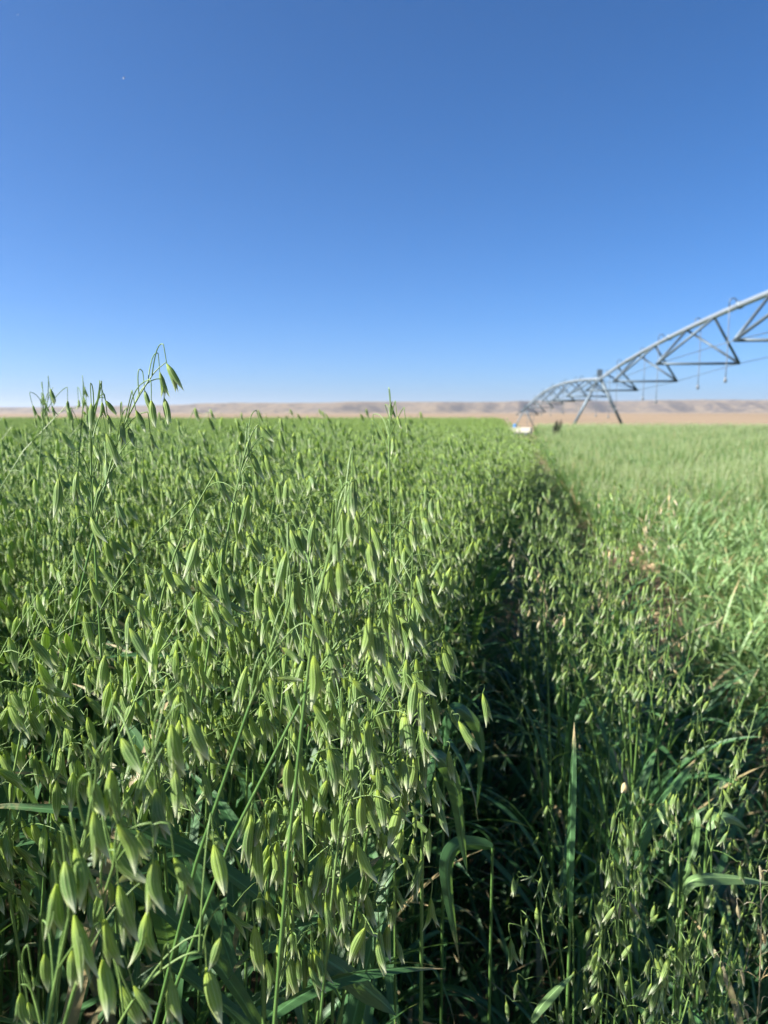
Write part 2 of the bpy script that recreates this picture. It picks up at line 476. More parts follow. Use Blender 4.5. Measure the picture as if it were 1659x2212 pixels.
def leaf_mb(rng, L, W, el0, droop, base, az, ns=12, nc=5, twist=None, curl=.25, mat=0):
    """a strap-shaped grass blade that rises at el0 and bends over by droop radians"""
    b = MB()
    u = np.linspace(0, 1, ns)
    el = el0 - droop * u ** rng.uniform(1.2, 2.0)
    side = rng.normal(0, .22)
    a = az + side * u ** 1.5
    d = np.stack([np.cos(el) * np.cos(a), np.cos(el) * np.sin(a), np.sin(el)], -1)
    c = np.concatenate([[np.zeros(3)], np.cumsum(d[:-1] * L / (ns - 1), 0)]) + base
    nrm = np.stack([-np.sin(el) * np.cos(a), -np.sin(el) * np.sin(a), np.cos(el)], -1)
    s = np.cross(d, nrm)
    tw = (twist if twist is not None else rng.normal(0, .7)) * u ** 1.3
    s2 = s * np.cos(tw)[:, None] + nrm * np.sin(tw)[:, None]
    n2 = -s * np.sin(tw)[:, None] + nrm * np.cos(tw)[:, None]
    wv = W / 2 * np.interp(u, [0, .08, .35, .6, .85, 1.0], [.45, .75, 1.0, .9, .45, .02])
    q = np.linspace(-1, 1, nc)
    P = c[:, None] + wv[:, None, None] * (q[None, :, None] * s2[:, None] + (np.abs(q) * curl)[None, :, None] * n2[:, None])
    b.grid(P, np.stack(np.meshgrid(u, np.linspace(0, 1, nc), indexing='ij'), -1), mat, rng.uniform())
    return b

def culm_pts(rng, H, n=8, bendx=0, bendy=0):
    t = np.linspace(0, 1, n)
    return np.stack([bendx * t ** 2, bendy * t ** 2, H * t], -1)

def plant_spec(rng, top=1.12, plen=.24, small=False):
    H = top - plen * rng.uniform(.88, .98)
    bx, by = rng.normal(.02, .02), rng.normal(0, .02)
    cul = culm_pts(rng, H, 8, bx, by)
    k = np.linspace(0, 1, 9)
    lean = np.array([bx * 2 / H + rng.normal(.05, .07), by * 2 / H + rng.normal(0, .07), 1.0])
    nod = np.array([rng.normal(.16, .14), rng.normal(0, .14), -.08]) * plen
    rach = cul[-1] + k[:, None] * lean * plen + (k ** 2.4)[:, None] * nod
    if small:
        br, sp = make_panicle(rng, rach, (3, 3, 2, 2, 1), (.06, .02), (.016, .021), (.6, .1))
    else:
        br, sp = make_panicle(rng, rach)
    nl = 5 if not small else rng.integers(3, 5)
    leaves = []
    for i in range(nl):
        t = [.30, .50, .68, .82, .58][i] * rng.uniform(.92, 1.05)
        p, _ = curve_at(cul, min(.97, t))
        leaves.append((rng.uniform(.20, .34) * (.8 if small else 1), rng.uniform(.010, .017) * (.75 if small else 1), math.radians(rng.uniform(52, 78)), rng.uniform(.6, 2.6), p, rng.uniform(0, 6.28)))
    return dict(cul=cul, br=br, sp=sp, leaves=leaves)

def stem_mb(spec, n=6, skip=1, mat=0):
    b = MB(); p = spec['cul']
    b.tube(p[::skip] if (len(p) - 1) % skip == 0 else np.concatenate([p[::skip], p[-1:]]), np.linspace(.0021, .0012, len(p[::skip]) + (0 if (len(p) - 1) % skip == 0 else 1)), n, mat, .3)
    if skip == 1:
        for t in (.18, .4, .62):
            q, tn = curve_at(p, t)
            b.tube([q - tn * .004, q, q + tn * .004], [.0018, .0028, .0018], n, mat, .8)
    return b

def panicle_full(spec, spk, rng, n=3, skip=1, mats=(1, 0)):
    """branches and spikelets in one mesh; material 0 spikelet, 1 branch"""
    b = MB(); b.add(branches_mb(spec['br'], n, mats[0], skip))
    for (p, M, s) in spec['sp']:
        o = spk[rng.integers(len(spk))]
        b.add(o, M * s, p, rng.uniform())
    return b

NV = 12
SPECS = [plant_spec(RN) for _ in range(NV)]
SPECS_S = [plant_spec(RN, top=.78, plen=.17, small=True) for _ in range(8)]

def full_plant(spec, spk, rng, lod):
    """a whole plant as one mesh for the mass of the crop; materials 0 spikelet 1 branch 2 stem 3 leaf"""
    b = MB()
    if lod == 1:
        f = panicle_full(spec, spk, rng, 3, 2)
        b.add(f); b.add(stem_mb(spec, 4, 3, 2))
        for l in spec['leaves']: b.add(leaf_mb(rng, *l, ns=7, nc=3, mat=3))
    else:
        b.add(stem_mb(spec, 3, 7, 2))
        for (p, M, s) in spec['sp'][::1]:
            b.add(spk[rng.integers(len(spk))], M * s * 1.05, p, rng.uniform())
        for l in spec['leaves'][:4]: b.add(leaf_mb(rng, *l, ns=4, nc=2, mat=3))
    return b

# ------------------------------------------------------------------ scatter by geometry nodes
def scatter(name, protos, P, rot, scl, vid, label, cat=None):
    """one object of stuff: points that carry copies of the prototype meshes"""
    c = bpy.data.collections.new(name + '_pieces')
    for i, me in enumerate(protos):
        c.objects.link(bpy.data.objects.new('%s_piece_%02d' % (name, i), me))
    me = bpy.data.meshes.new(name)
    me.vertices.add(len(P)); me.vertices.foreach_set('co', np.asarray(P, np.float32).ravel())
    a = me.attributes.new('rot', 'FLOAT_VECTOR', 'POINT'); a.data.foreach_set('vector', np.asarray(rot, np.float32).ravel())
    a = me.attributes.new('scl', 'FLOAT', 'POINT'); a.data.foreach_set('value', np.asarray(scl, np.float32))
    a = me.attributes.new('vid', 'INT', 'POINT'); a.data.foreach_set('value', np.asarray(vid, np.int32))
    o = mobj(name, me)
    ng = bpy.data.node_groups.new(name, 'GeometryNodeTree')
    ng.interface.new_socket('Geometry', in_out='INPUT', socket_type='NodeSocketGeometry')
    ng.interface.new_socket('Geometry', in_out='OUTPUT', socket_type='NodeSocketGeometry')
    gi = ng.nodes.new('NodeGroupInput'); go = ng.nodes.new('NodeGroupOutput')
    ci = ng.nodes.new('GeometryNodeCollectionInfo'); ci.inputs['Collection'].default_value = c
    ci.inputs['Separate Children'].default_value = True; ci.inputs['Reset Children'].default_value = True
    ip = ng.nodes.new('GeometryNodeInstanceOnPoints'); ip.inputs['Pick Instance'].default_value = True
    def na(nm, ty):
        n = ng.nodes.new('GeometryNodeInputNamedAttribute'); n.data_type = ty; n.inputs['Name'].default_value = nm
        return [s for s in n.outputs if s.enabled and s.name == 'Attribute'][0]
    e2r = ng.nodes.new('FunctionNodeEulerToRotation')
    L = ng.links.new
    L(gi.outputs[0], ip.inputs['Points']); L(ci.outputs[0], ip.inputs['Instance'])
    L(na('vid', 'INT'), ip.inputs['Instance Index']); L(na('rot', 'FLOAT_VECTOR'), e2r.inputs[0]); L(e2r.outputs[0], ip.inputs['Rotation'])
    L(na('scl', 'FLOAT'), ip.inputs['Scale']); L(ip.outputs[0], go.inputs[0])
    md = o.modifiers.new('scatter', 'NODES'); md.node_group = ng
    return tag(o, label, cat, kind='stuff')

def edge_x(y):
    """where the tall oats end"""
    y = np.asarray(y, float)
    return -.11 - .035 * smooth(1.5, .6, y) - .026 * np.clip(y - 5, 0, 45) + .05 * np.sin(y * 1.7) * smooth(1, 4, y)

def view_angle(x, y):
    return np.degrees(np.arctan2(x, y)) + math.degrees(YAW)    # 0 is the view axis, right is positive

def jitter_points(rng, x0, x1, y0, y1, dens):
    n = rng.poisson((x1 - x0) * (y1 - y0) * dens)
    return rng.uniform(x0, x1, n), rng.uniform(y0, y1, n)

def in_front(x, y, z, margin=60):
    px, py, d = project(np.stack([x, y, np.full_like(x, z)], -1))
    return (d > 0) & (px > -margin) & (px < PW + margin), d

rng = np.random.default_rng(11)

# ------------------------------------------------------------------ named oat plants taken from the photograph
def hero(name, label, rach_px, depth, spikes, group='tall oat stalks in the stand', mats=None, seed=0, slen=None, cat='oat plant', lean=(0, 0), dj=.03, nleaf=2, wide=1.0):
    """rach_px: the stalk's head from low to high, spikes: (top x, top y, tip x, tip y) as seen, at their own depths"""
    r = np.random.default_rng(seed)
    rp = np.array([at(x, y, depth + (i / max(1, len(rach_px) - 1)) * lean[1]) for i, (x, y) in enumerate(rach_px)])
    t = np.linspace(0, len(rp) - 1, 14); rach = np.stack([np.interp(t, np.arange(len(rp)), rp[:, k]) for k in range(3)], -1)
    for _ in range(2): rach[1:-1] = (rach[:-2] + 2 * rach[1:-1] + rach[2:]) / 4
    d0 = rach[0] - rach[2]; d0 /= np.linalg.norm(d0)
    foot = rach[0] + d0 * .28; foot = np.array([foot[0], foot[1], 0.0])
    cul = bez(rach[0], rach[0] + d0 * .38, foot, 10)[::-1]
    root = empty(name, foot); tag(root, label, cat, group)
    b = MB(); b.tube(cul - foot, np.linspace(.0018, .0009, len(cul)), 6, 0, .3)
    for tt in (.3, .6):
        q, tn = curve_at(cul - foot, tt); b.tube([q - tn * .004, q, q + tn * .004], [.0018, .0028, .0018], 6, 0, .8)
    mobj('stem', b.mesh('stem', M_STEM), root)
    for i in range(nleaf):
        p, _ = curve_at(cul - foot, [.42, .26, .3][i])
        lb = leaf_mb(r, r.uniform(.2, .3), r.uniform(.011, .016), math.radians(r.uniform(45, 75)), r.uniform(1, 2.4), p, math.pi / 2 + YAW + r.uniform(-1.1, 1.1))
        mobj('leaf', lb.mesh('leaf', M_LEAF), root)
    br = [(rach - foot, np.linspace(.00088, .00035, len(rach)))]
    pan = None; sps = []
    for (x0, y0, x1, y1) in spikes:
        lp = math.hypot(x1 - x0, y1 - y0)
        dd = depth + r.uniform(-dj, dj)
        top = at(x0, y0, dd)
        L = lp * dd / F_PX
        tip = at(x1, y1, dd + L * r.uniform(-.25, .25))
        hd = tip - top; L = np.linalg.norm(hd); hd /= L
        # the branch leaves the head a little below, arches over and hangs
        dist = np.linalg.norm(rach - top, axis=1) + np.clip(rach[:, 2] - top[2] + .01, 0, 1) * 1.6
        k = int(np.argmin(dist)); p0 = rach[k]
        up = top - hd * .006 + np.array([0, 0, .010])
        mid = (p0 + up) / 2 + np.array([0, 0, .012]) + r.normal(0, .003, 3)
        path = np.concatenate([bez(p0, mid, up, 7), bez(up, up + (up - mid) * .12 - hd * .001, top, 5)[1:]])
        br.append((path - foot, np.linspace(.0005, .00036, len(path))))
        sps.append((top - foot, hang_matrix(hd, r.uniform(0, 6.28)), L / .025))
    pan = mobj('panicle', branches_mb(br, 5).mesh('panicle', M_PED), root)
    ml = mats or SPK_MESH
    for (p, M, s) in sps:
        R4 = Matrix(np.block([[M * s * np.array([wide, wide, 1.0])[None], p[:, None]], [np.zeros((1, 3)), np.ones((1, 1))]]).tolist())
        mobj('spikelet', ml[r.integers(len(ml))], pan, mat4=R4)
    return root

def reg(ox, oy, k, pts):
    return [tuple((ox + v * k) if i % 2 == 0 else (oy + v * k) for i, v in enumerate(p)) for p in pts]

A = (0, 763, .36); B_ = (531, 995, .28); C_ = (0, 1460, .40); D_ = (531, 1460, .36)
hero('oat_plant', 'tallest oat stalk, its arching head standing clear against the sky', reg(*A, [(640, 760), (690, 560), (760, 390), (825, 270), (875, 190), (920, 118), (955, 85), (1000, 52)]), .62,
     reg(*A, [(1000, 62, 1082, 240), (958, 112, 990, 270), (868, 222, 900, 345), (907, 282, 925, 455), (985, 268, 1025, 437), (815, 342, 880, 480), (735, 412, 745, 570), (770, 442, 805, 560), (900, 472, 940, 592), (812, 622, 805, 760), (855, 692, 870, 860), (635, 642, 662, 840)]), seed=1)
hero('oat_plant', 'oat stalk with a hooked tip, beside the tallest stalk', reg(*A, [(560, 1010), (548, 850), (545, 620), (552, 420), (580, 290), (596, 258), (622, 268)]), .60,
     reg(*A, [(547, 300, 548, 470), (612, 290, 612, 402), (632, 282, 705, 372), (642, 362, 685, 482), (636, 482, 720, 692), (562, 552, 600, 652), (590, 642, 592, 732), (462, 715, 470, 920), (350, 752, 350, 992), (606, 782, 592, 992), (690, 882, 745, 1060), (545, 985, 632, 1170), (440, 1152, 470, 1330)]), seed=2)
hero('oat_plant', 'oat stalk whose topmost spikelet stands upright over the stand, facing the camera', reg(*B_, [(470, 1700), (505, 1420), (530, 1200), (580, 980), (640, 700), (700, 490), (770, 300), (818, 140)]), .39,
     reg(*B_, [(822, 130, 822, 490), (735, 372, 765, 720), (700, 542, 712, 820), (712, 782, 760, 1080), (855, 382, 885, 680), (955, 622, 1000, 960), (605, 1062, 640, 1270), (510, 1182, 620, 1420), (475, 922, 535, 1160), (795, 420, 800, 640)]), seed=3)
hero('oat_plant', 'oat stalk with an arched tip hung with four striped spikelets', reg(*B_, [(430, 1850), (560, 1620), (690, 1420), (800, 1280), (900, 1180), (1010, 1085), (1070, 1052), (1105, 1075)]), .42,
     reg(*B_, [(950, 1212, 920, 1570), (990, 1252, 1060, 1610), (1050, 1162, 1080, 1385), (1110, 1092, 1175, 1410), (805, 1372, 855, 1620), (955, 1502, 980, 1780), (1100, 1552, 1200, 1800), (820, 1692, 1040, 1870), (625, 1402, 745, 1740)]), seed=4)
hero('oat_plant', 'oat stalk with a pair of spikelets pointing sideways off its head', reg(*B_, [(30, 1890), (155, 1570), (220, 1400), (300, 1230), (350, 1050), (345, 850), (318, 700)]), .40,
     reg(*B_, [(315, 702, 245, 1080), (403, 892, 435, 1250), (370, 1002, 380, 1240), (330, 1292, 330, 1460), (280, 1442, 440, 1570), (230, 1672, 440, 1692), (525, 1502, 580, 1880), (185, 1672, 240, 1890), (370, 1702, 420, 1890)]), seed=5)
hero('oat_plant', 'oat stalk with large plump spikelets crowding a leaning head', reg(*C_, [(400, 1700), (480, 1450), (600, 1060), (700, 760), (810, 480), (880, 260), (930, 165), (985, 150)]), .335,
     reg(*C_, [(925, 262, 975, 560), (1015, 222, 1120, 480), (840, 612, 885, 910), (655, 337, 770, 550), (635, 802, 770, 1050), (740, 832, 810, 970), (825, 992, 850, 1300), (940, 982, 1035, 1250), (640, 1132, 720, 1470), (795, 1272, 800, 1560), (565, 1312, 630, 1590), (600, 902, 765, 1140), (940, 500, 985, 745)]), seed=6, dj=.02, wide=1.2)
hero('oat_plant', 'oat stalk with large plump spikelets on a straight pale head, low at the stand edge', reg(*C_, [(290, 1700), (350, 1400), (450, 950), (510, 560), (570, 370), (612, 305)]), .325,
     reg(*C_, [(600, 512, 600, 800), (505, 732, 570, 1030), (405, 932, 490, 1250), (350, 1002, 385, 1280), (305, 1122, 315, 1430), (490, 560, 555, 770), (400, 1292, 500, 1680), (390, 1482, 395, 1700), (555, 1532, 600, 1860), (240, 1500, 245, 1690)]), seed=7, dj=.02, wide=1.2)
hero('oat_plant', 'oat stalk nodding low, its spikelets hanging from a bent tip near the ground leaves', reg(*C_, [(560, 2050), (700, 1760), (830, 1620), (950, 1530), (1040, 1488), (1095, 1500)]), .36,
     reg(*C_, [(650, 1672, 780, 1900), (920, 1632, 950, 1900), (1115, 1572, 1195, 1890), (720, 1672, 850, 1820), (1155, 912, 1220, 1190), (1190, 1412, 1140, 1590)]), seed=8, dj=.02, wide=1.2)
hero('oat_plant', 'oat stalk curling over at its low tip with two small spikelets side by side', reg(*C_, [(260, 2100), (225, 1900), (190, 1730), (150, 1665), (115, 1668)]), .36,
     reg(*C_, [(110, 1712, 110, 1900), (150, 1762, 182, 1910), (175, 1622, 200, 1700)]), seed=9, dj=.02, wide=1.2)
hero('oat_plant', 'slender oat stalk leaning out over the dark gap, small spikelets along one side', reg(*D_, [(600, 1900), (740, 1450), (850, 1050), (910, 750), (980, 520), (1050, 310), (1080, 235), (1100, 215)]), .58,
     reg(*D_, [(1110, 232, 1150, 410), (1085, 332, 1085, 540), (1045, 382, 1070, 520), (985, 542, 1020, 700), (1045, 592, 1105, 790), (1135, 602, 1150, 800), (935, 662, 960, 860), (895, 822, 880, 950), (1010, 832, 1015, 970), (985, 762, 1055, 865), (945, 1082, 990, 1230), (1030, 1202, 1015, 1360), (1110, 1332, 1125, 1530), (800, 1522, 825, 1700), (850, 1502, 850, 1690), (900, 1572, 945, 1740), (845, 1372, 875, 1470), (1100, 912, 1080, 1100)]), seed=10, dj=.02)
hero('oat_plant', 'oat stalk with long spikelets at the edge of the stand, behind the slender leaning stalk', reg(*D_, [(500, 1500), (530, 1200), (565, 900), (600, 600), (590, 350), (560, 180), (500, 60)]), .46,
     reg(*D_, [(640, 432, 650, 700), (500, 442, 560, 720), (790, 682, 840, 910), (690, 732, 695, 970), (720, 782, 810, 960), (670, 1012, 740, 1250), (500, 1112, 515, 1490), (640, 202, 690, 450), (730, 272, 745, 480), (490, 82, 520, 320), (580, 240, 605, 430), (440, 700, 470, 820)]), seed=12)
hero('oat_plant', 'oat stalk with three spikelets slanting out past the stand edge', reg(*D_, [(560, 1250), (640, 800), (720, 420), (800, 160), (860, 20), (900, -60)]), .50,
     reg(*D_, [(750, 152, 870, 400), (1040, 102, 1075, 290), (920, 152, 985, 340), (880, 20, 935, 130), (830, 220, 860, 330)]), seed=13)
hero('oat_plant', 'oat stalk with a cluster of spikelets drooping over a broad dark leaf', reg(*D_, [(150, 2200), (180, 1900), (220, 1620), (280, 1480), (350, 1560), (385, 1590)]), .47,
     reg(*D_, [(250, 1652, 290, 1980), (265, 1512, 300, 1720), (390, 1642, 410, 1850), (410, 1662, 490, 1890), (310, 1700, 335, 1850), (190, 1000, 195, 1290), (260, 502, 250, 760), (60, 950, 60, 1270), (50, 1500, 75, 1800)]), seed=14)
hero('oat_plant', 'oat stalk with two spikelets rising over the far field edge, against the dry hills', reg(800 / 1.507, 1280 / 1.507, .36, [(865, 640), (860, 420), (858, 250), (866, 120), (872, 60), (880, 50)]), .78,
     reg(800 / 1.507, 1280 / 1.507, .36, [(866, 58, 890, 160), (862, 150, 905, 195), (908, 140, 932, 215), (960, 180, 978, 240), (760, 250, 775, 320), (855, 250, 858, 340), (780, 215, 810, 290), (880, 270, 890, 380)]), seed=15)
hero('oat_plant', 'oat stalk with a bare slanting tip and one dark spikelet beside it', reg(*A, [(1400, 900), (1430, 760), (1470, 600), (1500, 500), (1540, 430), (1562, 425)]), .66,
     reg(*A, [(1562, 440, 1650, 560), (1485, 530, 1490, 660), (1510, 600, 1560, 770), (1590, 610, 1640, 750), (1450, 700, 1480, 830), (1535, 690, 1545, 800), (1520, 790, 1545, 950), (1450, 900, 1460, 1010), (1480, 1070, 1570, 1270), (1420, 1130, 1430, 1310)]), seed=16)
hero('oat_plant', 'oat stalk with a small tuft of dark spikelets cut against the pale horizon', reg(*A, [(230, 760), (240, 600), (255, 450), (275, 320), (300, 235), (318, 205)]), .95,
     reg(*A, [(300, 212, 335, 310), (258, 250, 265, 320), (195, 310, 225, 385), (310, 310, 345, 390), (405, 282, 410, 360), (270, 310, 300, 360), (250, 350, 255, 400), (285, 370, 290, 430), (208, 390, 222, 450)]), seed=17)
hero('oat_plant', 'oat stalk with narrow spikelets just topping the horizon behind the hooked stalk', reg(*A, [(470, 700), (480, 550), (490, 400), (500, 290), (508, 215), (512, 200)]), .98,
     reg(*A, [(505, 205, 528, 270), (470, 275, 472, 340), (505, 265, 515, 330), (520, 310, 535, 380), (430, 400, 440, 470), (520, 360, 522, 430)]), seed=18)

# ------------------------------------------------------------------ the tall oats: nearby stalks one by one, the rest as a mass
STEMS = [stem_mb(s).mesh('stem', M_STEM) for s in SPECS]
LEAVES = [[leaf_mb(RN, *l).mesh('leaf', M_LEAF) for l in s['leaves']] for s in SPECS]
BRANCH = [branches_mb(s['br'], 4).mesh('panicle', M_PED) for s in SPECS]
PANFULL = [panicle_full(s, SPK_MID, RN, 3, 1).mesh('panicle', [M_SPIK, M_PED]) for s in SPECS]
def mat4(M, p):
    return Matrix(np.block([[M, np.asarray(p)[:, None]], [np.zeros((1, 3)), np.ones((1, 1))]]).tolist())
SPK_M4 = [[(mat4(M * s, p), int(RN.integers(len(SPK_MESH)))) for (p, M, s) in sp['sp']] for sp in SPECS]

def oat_plant(v, loc, rot, scl, split, label, group):
    root = empty('oat_plant', loc); root.rotation_euler = rot; root.scale = (scl, scl, scl)
    tag(root, label, 'oat plant', group)
    mobj('stem', STEMS[v], root)
    for m in LEAVES[v]: mobj('leaf', m, root)
    if split:
        pan = mobj('panicle', BRANCH[v], root)
        for (m4, k) in SPK_M4[v]: mobj('spikelet', SPK_MESH[k], pan, mat4=m4)
    else:
        mobj('panicle', PANFULL[v], root)
    return root

def zone_points(rng, rings):
    X, Y = [], []
    for (r0, r1, dens, amax) in rings:
        x, y = jitter_points(rng, -r1, .1, -1.2, r1, dens)
        r = np.hypot(x, y); a = view_angle(x, y)
        k = (r >= r0) & (r < r1) & (x < edge_x(y)) & (a > -amax) & (y < 56)
        X.append(x[k]); Y.append(y[k])
    return np.concatenate(X), np.concatenate(Y)

ex, ey = jitter_points(rng, -1.5, 0, 2.0, 26, 120)
kk = (ex < edge_x(ey)) & (ex > edge_x(ey) - .5)
ex, ey = ex[kk], ey[kk]
x, y = zone_points(rng, [(.22, 1.0, 235, 110), (1.0, 2.2, 240, 110), (2.2, 6, 210, 62), (6, 16, 140, 52), (16, 30, 55, 46), (30, 75, 22, 42)])
x, y = np.concatenate([x, ex]), np.concatenate([y, ey])
vis, dep = in_front(x, y, 1.05)
px_, _, _ = project(np.stack([x, y, np.full_like(x, 1.0)], -1))
r_ = np.hypot(x, y)
ok = ~((dep < .5) & vis) & (r_ > .25) & ~((r_ < .45) & (y > -.1)) & ~(vis & (px_ > 1000) & (dep < .8))
x, y, vis, dep, r_ = x[ok], y[ok], vis[ok], dep[ok], r_[ok]
n = len(x)
vid = rng.integers(0, NV, n)
lean_x = .05 * np.sin(x * 1.3 + y * .9); lean_y = .05 * np.sin(x * .8 - y * 1.2 + 1)
rot = np.stack([rng.normal(0, .05, n) + lean_x, rng.normal(.035, .055, n) + lean_y, rng.normal(0, .6, n)], -1)
clump = np.sin(x * 3.1 + 1.3 * np.sin(y * 1.7)) * np.sin(y * 2.3 + 1.1 * np.sin(x * 1.9)) + .6 * np.sin(x * 7.3 + y * 5.1)
hvar = 1.0 + rng.normal(-.008, .042, n) + .022 * clump
hvar = hvar + .055 * smooth(.0, .32, edge_x(y) - x) * smooth(4.0, 2.0, r_) - .01 + .04 * smooth(-.38, -.75, x) * smooth(2.6, 1.4, r_)
hvar = np.where(r_ < .95, np.minimum(hvar, 1.075), hvar)
hvar = np.clip(hvar - .03 * np.clip((r_ - 2) / 10, 0, 1), .84, 1.125)
TIP = np.array([s_['sp'][-1][0] for s_ in SPECS])[vid]
ca, sa, cb, sb, cc, sc_ = np.cos(rot[:, 0]), np.sin(rot[:, 0]), np.cos(rot[:, 1]), np.sin(rot[:, 1]), np.cos(rot[:, 2]), np.sin(rot[:, 2])
t1 = np.stack([TIP[:, 0], ca * TIP[:, 1] - sa * TIP[:, 2], sa * TIP[:, 1] + ca * TIP[:, 2]], -1)
t2 = np.stack([cb * t1[:, 0] + sb * t1[:, 2], t1[:, 1], -sb * t1[:, 0] + cb * t1[:, 2]], -1)
tx = (cc * t2[:, 0] - sc_ * t2[:, 1]) * hvar; ty = (sc_ * t2[:, 0] + cc * t2[:, 1]) * hvar
bad = ((r_ < 2.5) & (x + tx > edge_x(y) + .10)) | ((r_ < 1.6) & (np.hypot(tx, ty) > .24)) | ((r_ < .8) & (np.hypot(x + tx, y + ty) < .42) & (y > -.1))
x, y, vis, dep, r_, vid, rot, hvar = [q[~bad] for q in (x, y, vis, dep, r_, vid, rot, hvar)]
order = np.argsort(np.where(vis, dep, 1e6))
NEAR = order[:270]
for c, i in enumerate(NEAR):
    outer = x[i] > edge_x(y[i]) - .12; high = hvar[i] > 1.05
    lab, grp = (('oat stalk on the outer edge of the tall stand, overhanging the dark gap', 'outer edge of the tall oats') if outer else
                ('tall oat stalk whose head stands above the stalks beside it', 'oats standing above their neighbours') if high else
                ('oat stalk with many drooping striped spikelets, in the front rows of the tall stand', 'front rows of tall oats') if c < 110 else
                ('oat stalk deeper in the tall stand, its spikelets overlapping the stalks around it', 'deeper rows of tall oats'))
    oat_plant(int(vid[i]), (x[i], y[i], float(ground_z(x[i], y[i]))), tuple(rot[i]), float(hvar[i]), c < 110, lab, grp)
rest = order[270:]
OAT1 = [full_plant(s, SPK_MID, RN, 1).mesh('oat_mid', [M_SPIK, M_PED, M_STEM, M_LEAF]) for s in SPECS]
OAT2 = [full_plant(s, SPK_LOW, RN, 2).mesh('oat_far', [M_SPIK, M_PED, M_STEM, M_LEAF]) for s in SPECS]
a_ = rest[r_[rest] < 7.0]; b__ = rest[r_[rest] >= 7.0]
def P3(i): return np.stack([x[i], y[i], ground_z(x[i], y[i])], -1)
scatter('standing_oats', OAT1, P3(a_), rot[a_], hvar[a_], vid[a_], 'dense mass of tall green oats behind the front rows', 'oats')
scatter('distant_oats', OAT2, P3(b__), rot[b__], hvar[b__] * 1.0, vid[b__], 'far part of the tall oat field running to the dry hills', 'oats')
print('tall oats', n, len(a_), len(b__))

# ------------------------------------------------------------------ the strip of smaller oats along the edge
STEMS_S = [stem_mb(s).mesh('stem', M_STEM) for s in SPECS_S]
LEAVES_S = [[leaf_mb(RN, *l).mesh('leaf', M_LEAF) for l in s['leaves']] for s in SPECS_S]
BRANCH_S = [branches_mb(s['br'], 3).mesh('panicle', M_PED) for s in SPECS_S]
PANFULL_S = [panicle_full(s, SPK_MID, RN, 3, 1).mesh('panicle', [M_SPIK2, M_PED]) for s in SPECS_S]
PANDRY_S = [panicle_full(s, SPK_MID, RN, 3, 1).mesh('panicle', [M_DRYSP, M_DRYSP]) for s in SPECS_S]
SPK_M4S = [[(mat4(M * s, p), int(RN.integers(len(SPK_MESH2)))) for (p, M, s) in sp['sp']] for sp in SPECS_S]
xs, ys = jitter_points(rng, -.08, .62, .55, 2.7, 250)
keep = (xs > .035 + .01 * ys) & (xs < .27 + .12 * rng.uniform(size=len(xs)) ** 2 + .12 * smooth(.9, .6, ys)) & (rng.uniform(size=len(xs)) < 1.35 - .30 * ys)
xs, ys = xs[keep], ys[keep]
pxs, pys, ds = project(np.stack([xs, ys, np.full_like(xs, .75)], -1))
k = (ds > .62)
xs, ys, ds = xs[k], ys[k], ds[k]
o_ = np.argsort(ds)
for c, i in enumerate(o_):
    v = int(rng.integers(8)); dry = rng.uniform() < .06
    lab = ('dried pale straw-coloured oat stalk among the small oats beside the furrow' if dry else
           'short thin oat stalk with small spikelets on the strip beside the tall stand')
    root = empty('small_oat_plant', (xs[i], ys[i], -.02)); root.rotation_euler = (rng.normal(0, .09), rng.normal(.03, .06), rng.uniform(0, 6.28))
    s = rng.uniform(.86, 1.20) * (1.0 - .10 * max(0, xs[i])) * (1 + .20 * float(smooth(.9, 1.4, ys[i]))); root.scale = (s, s, s)
    tag(root, lab, 'oat plant', 'dried oats on the edge strip' if dry else 'small oats on the edge strip')
    mobj('stem', STEMS_S[v], root)
    for m in LEAVES_S[v]: mobj('leaf', m, root)
    if dry: mobj('panicle', PANDRY_S[v], root)
    elif c < 70:
        pan = mobj('panicle', BRANCH_S[v], root)
        for (m4, q) in SPK_M4S[v]: mobj('spikelet', SPK_MESH2[q], pan, mat4=m4)
    else: mobj('panicle', PANFULL_S[v], root)
print('strip oats', len(xs))

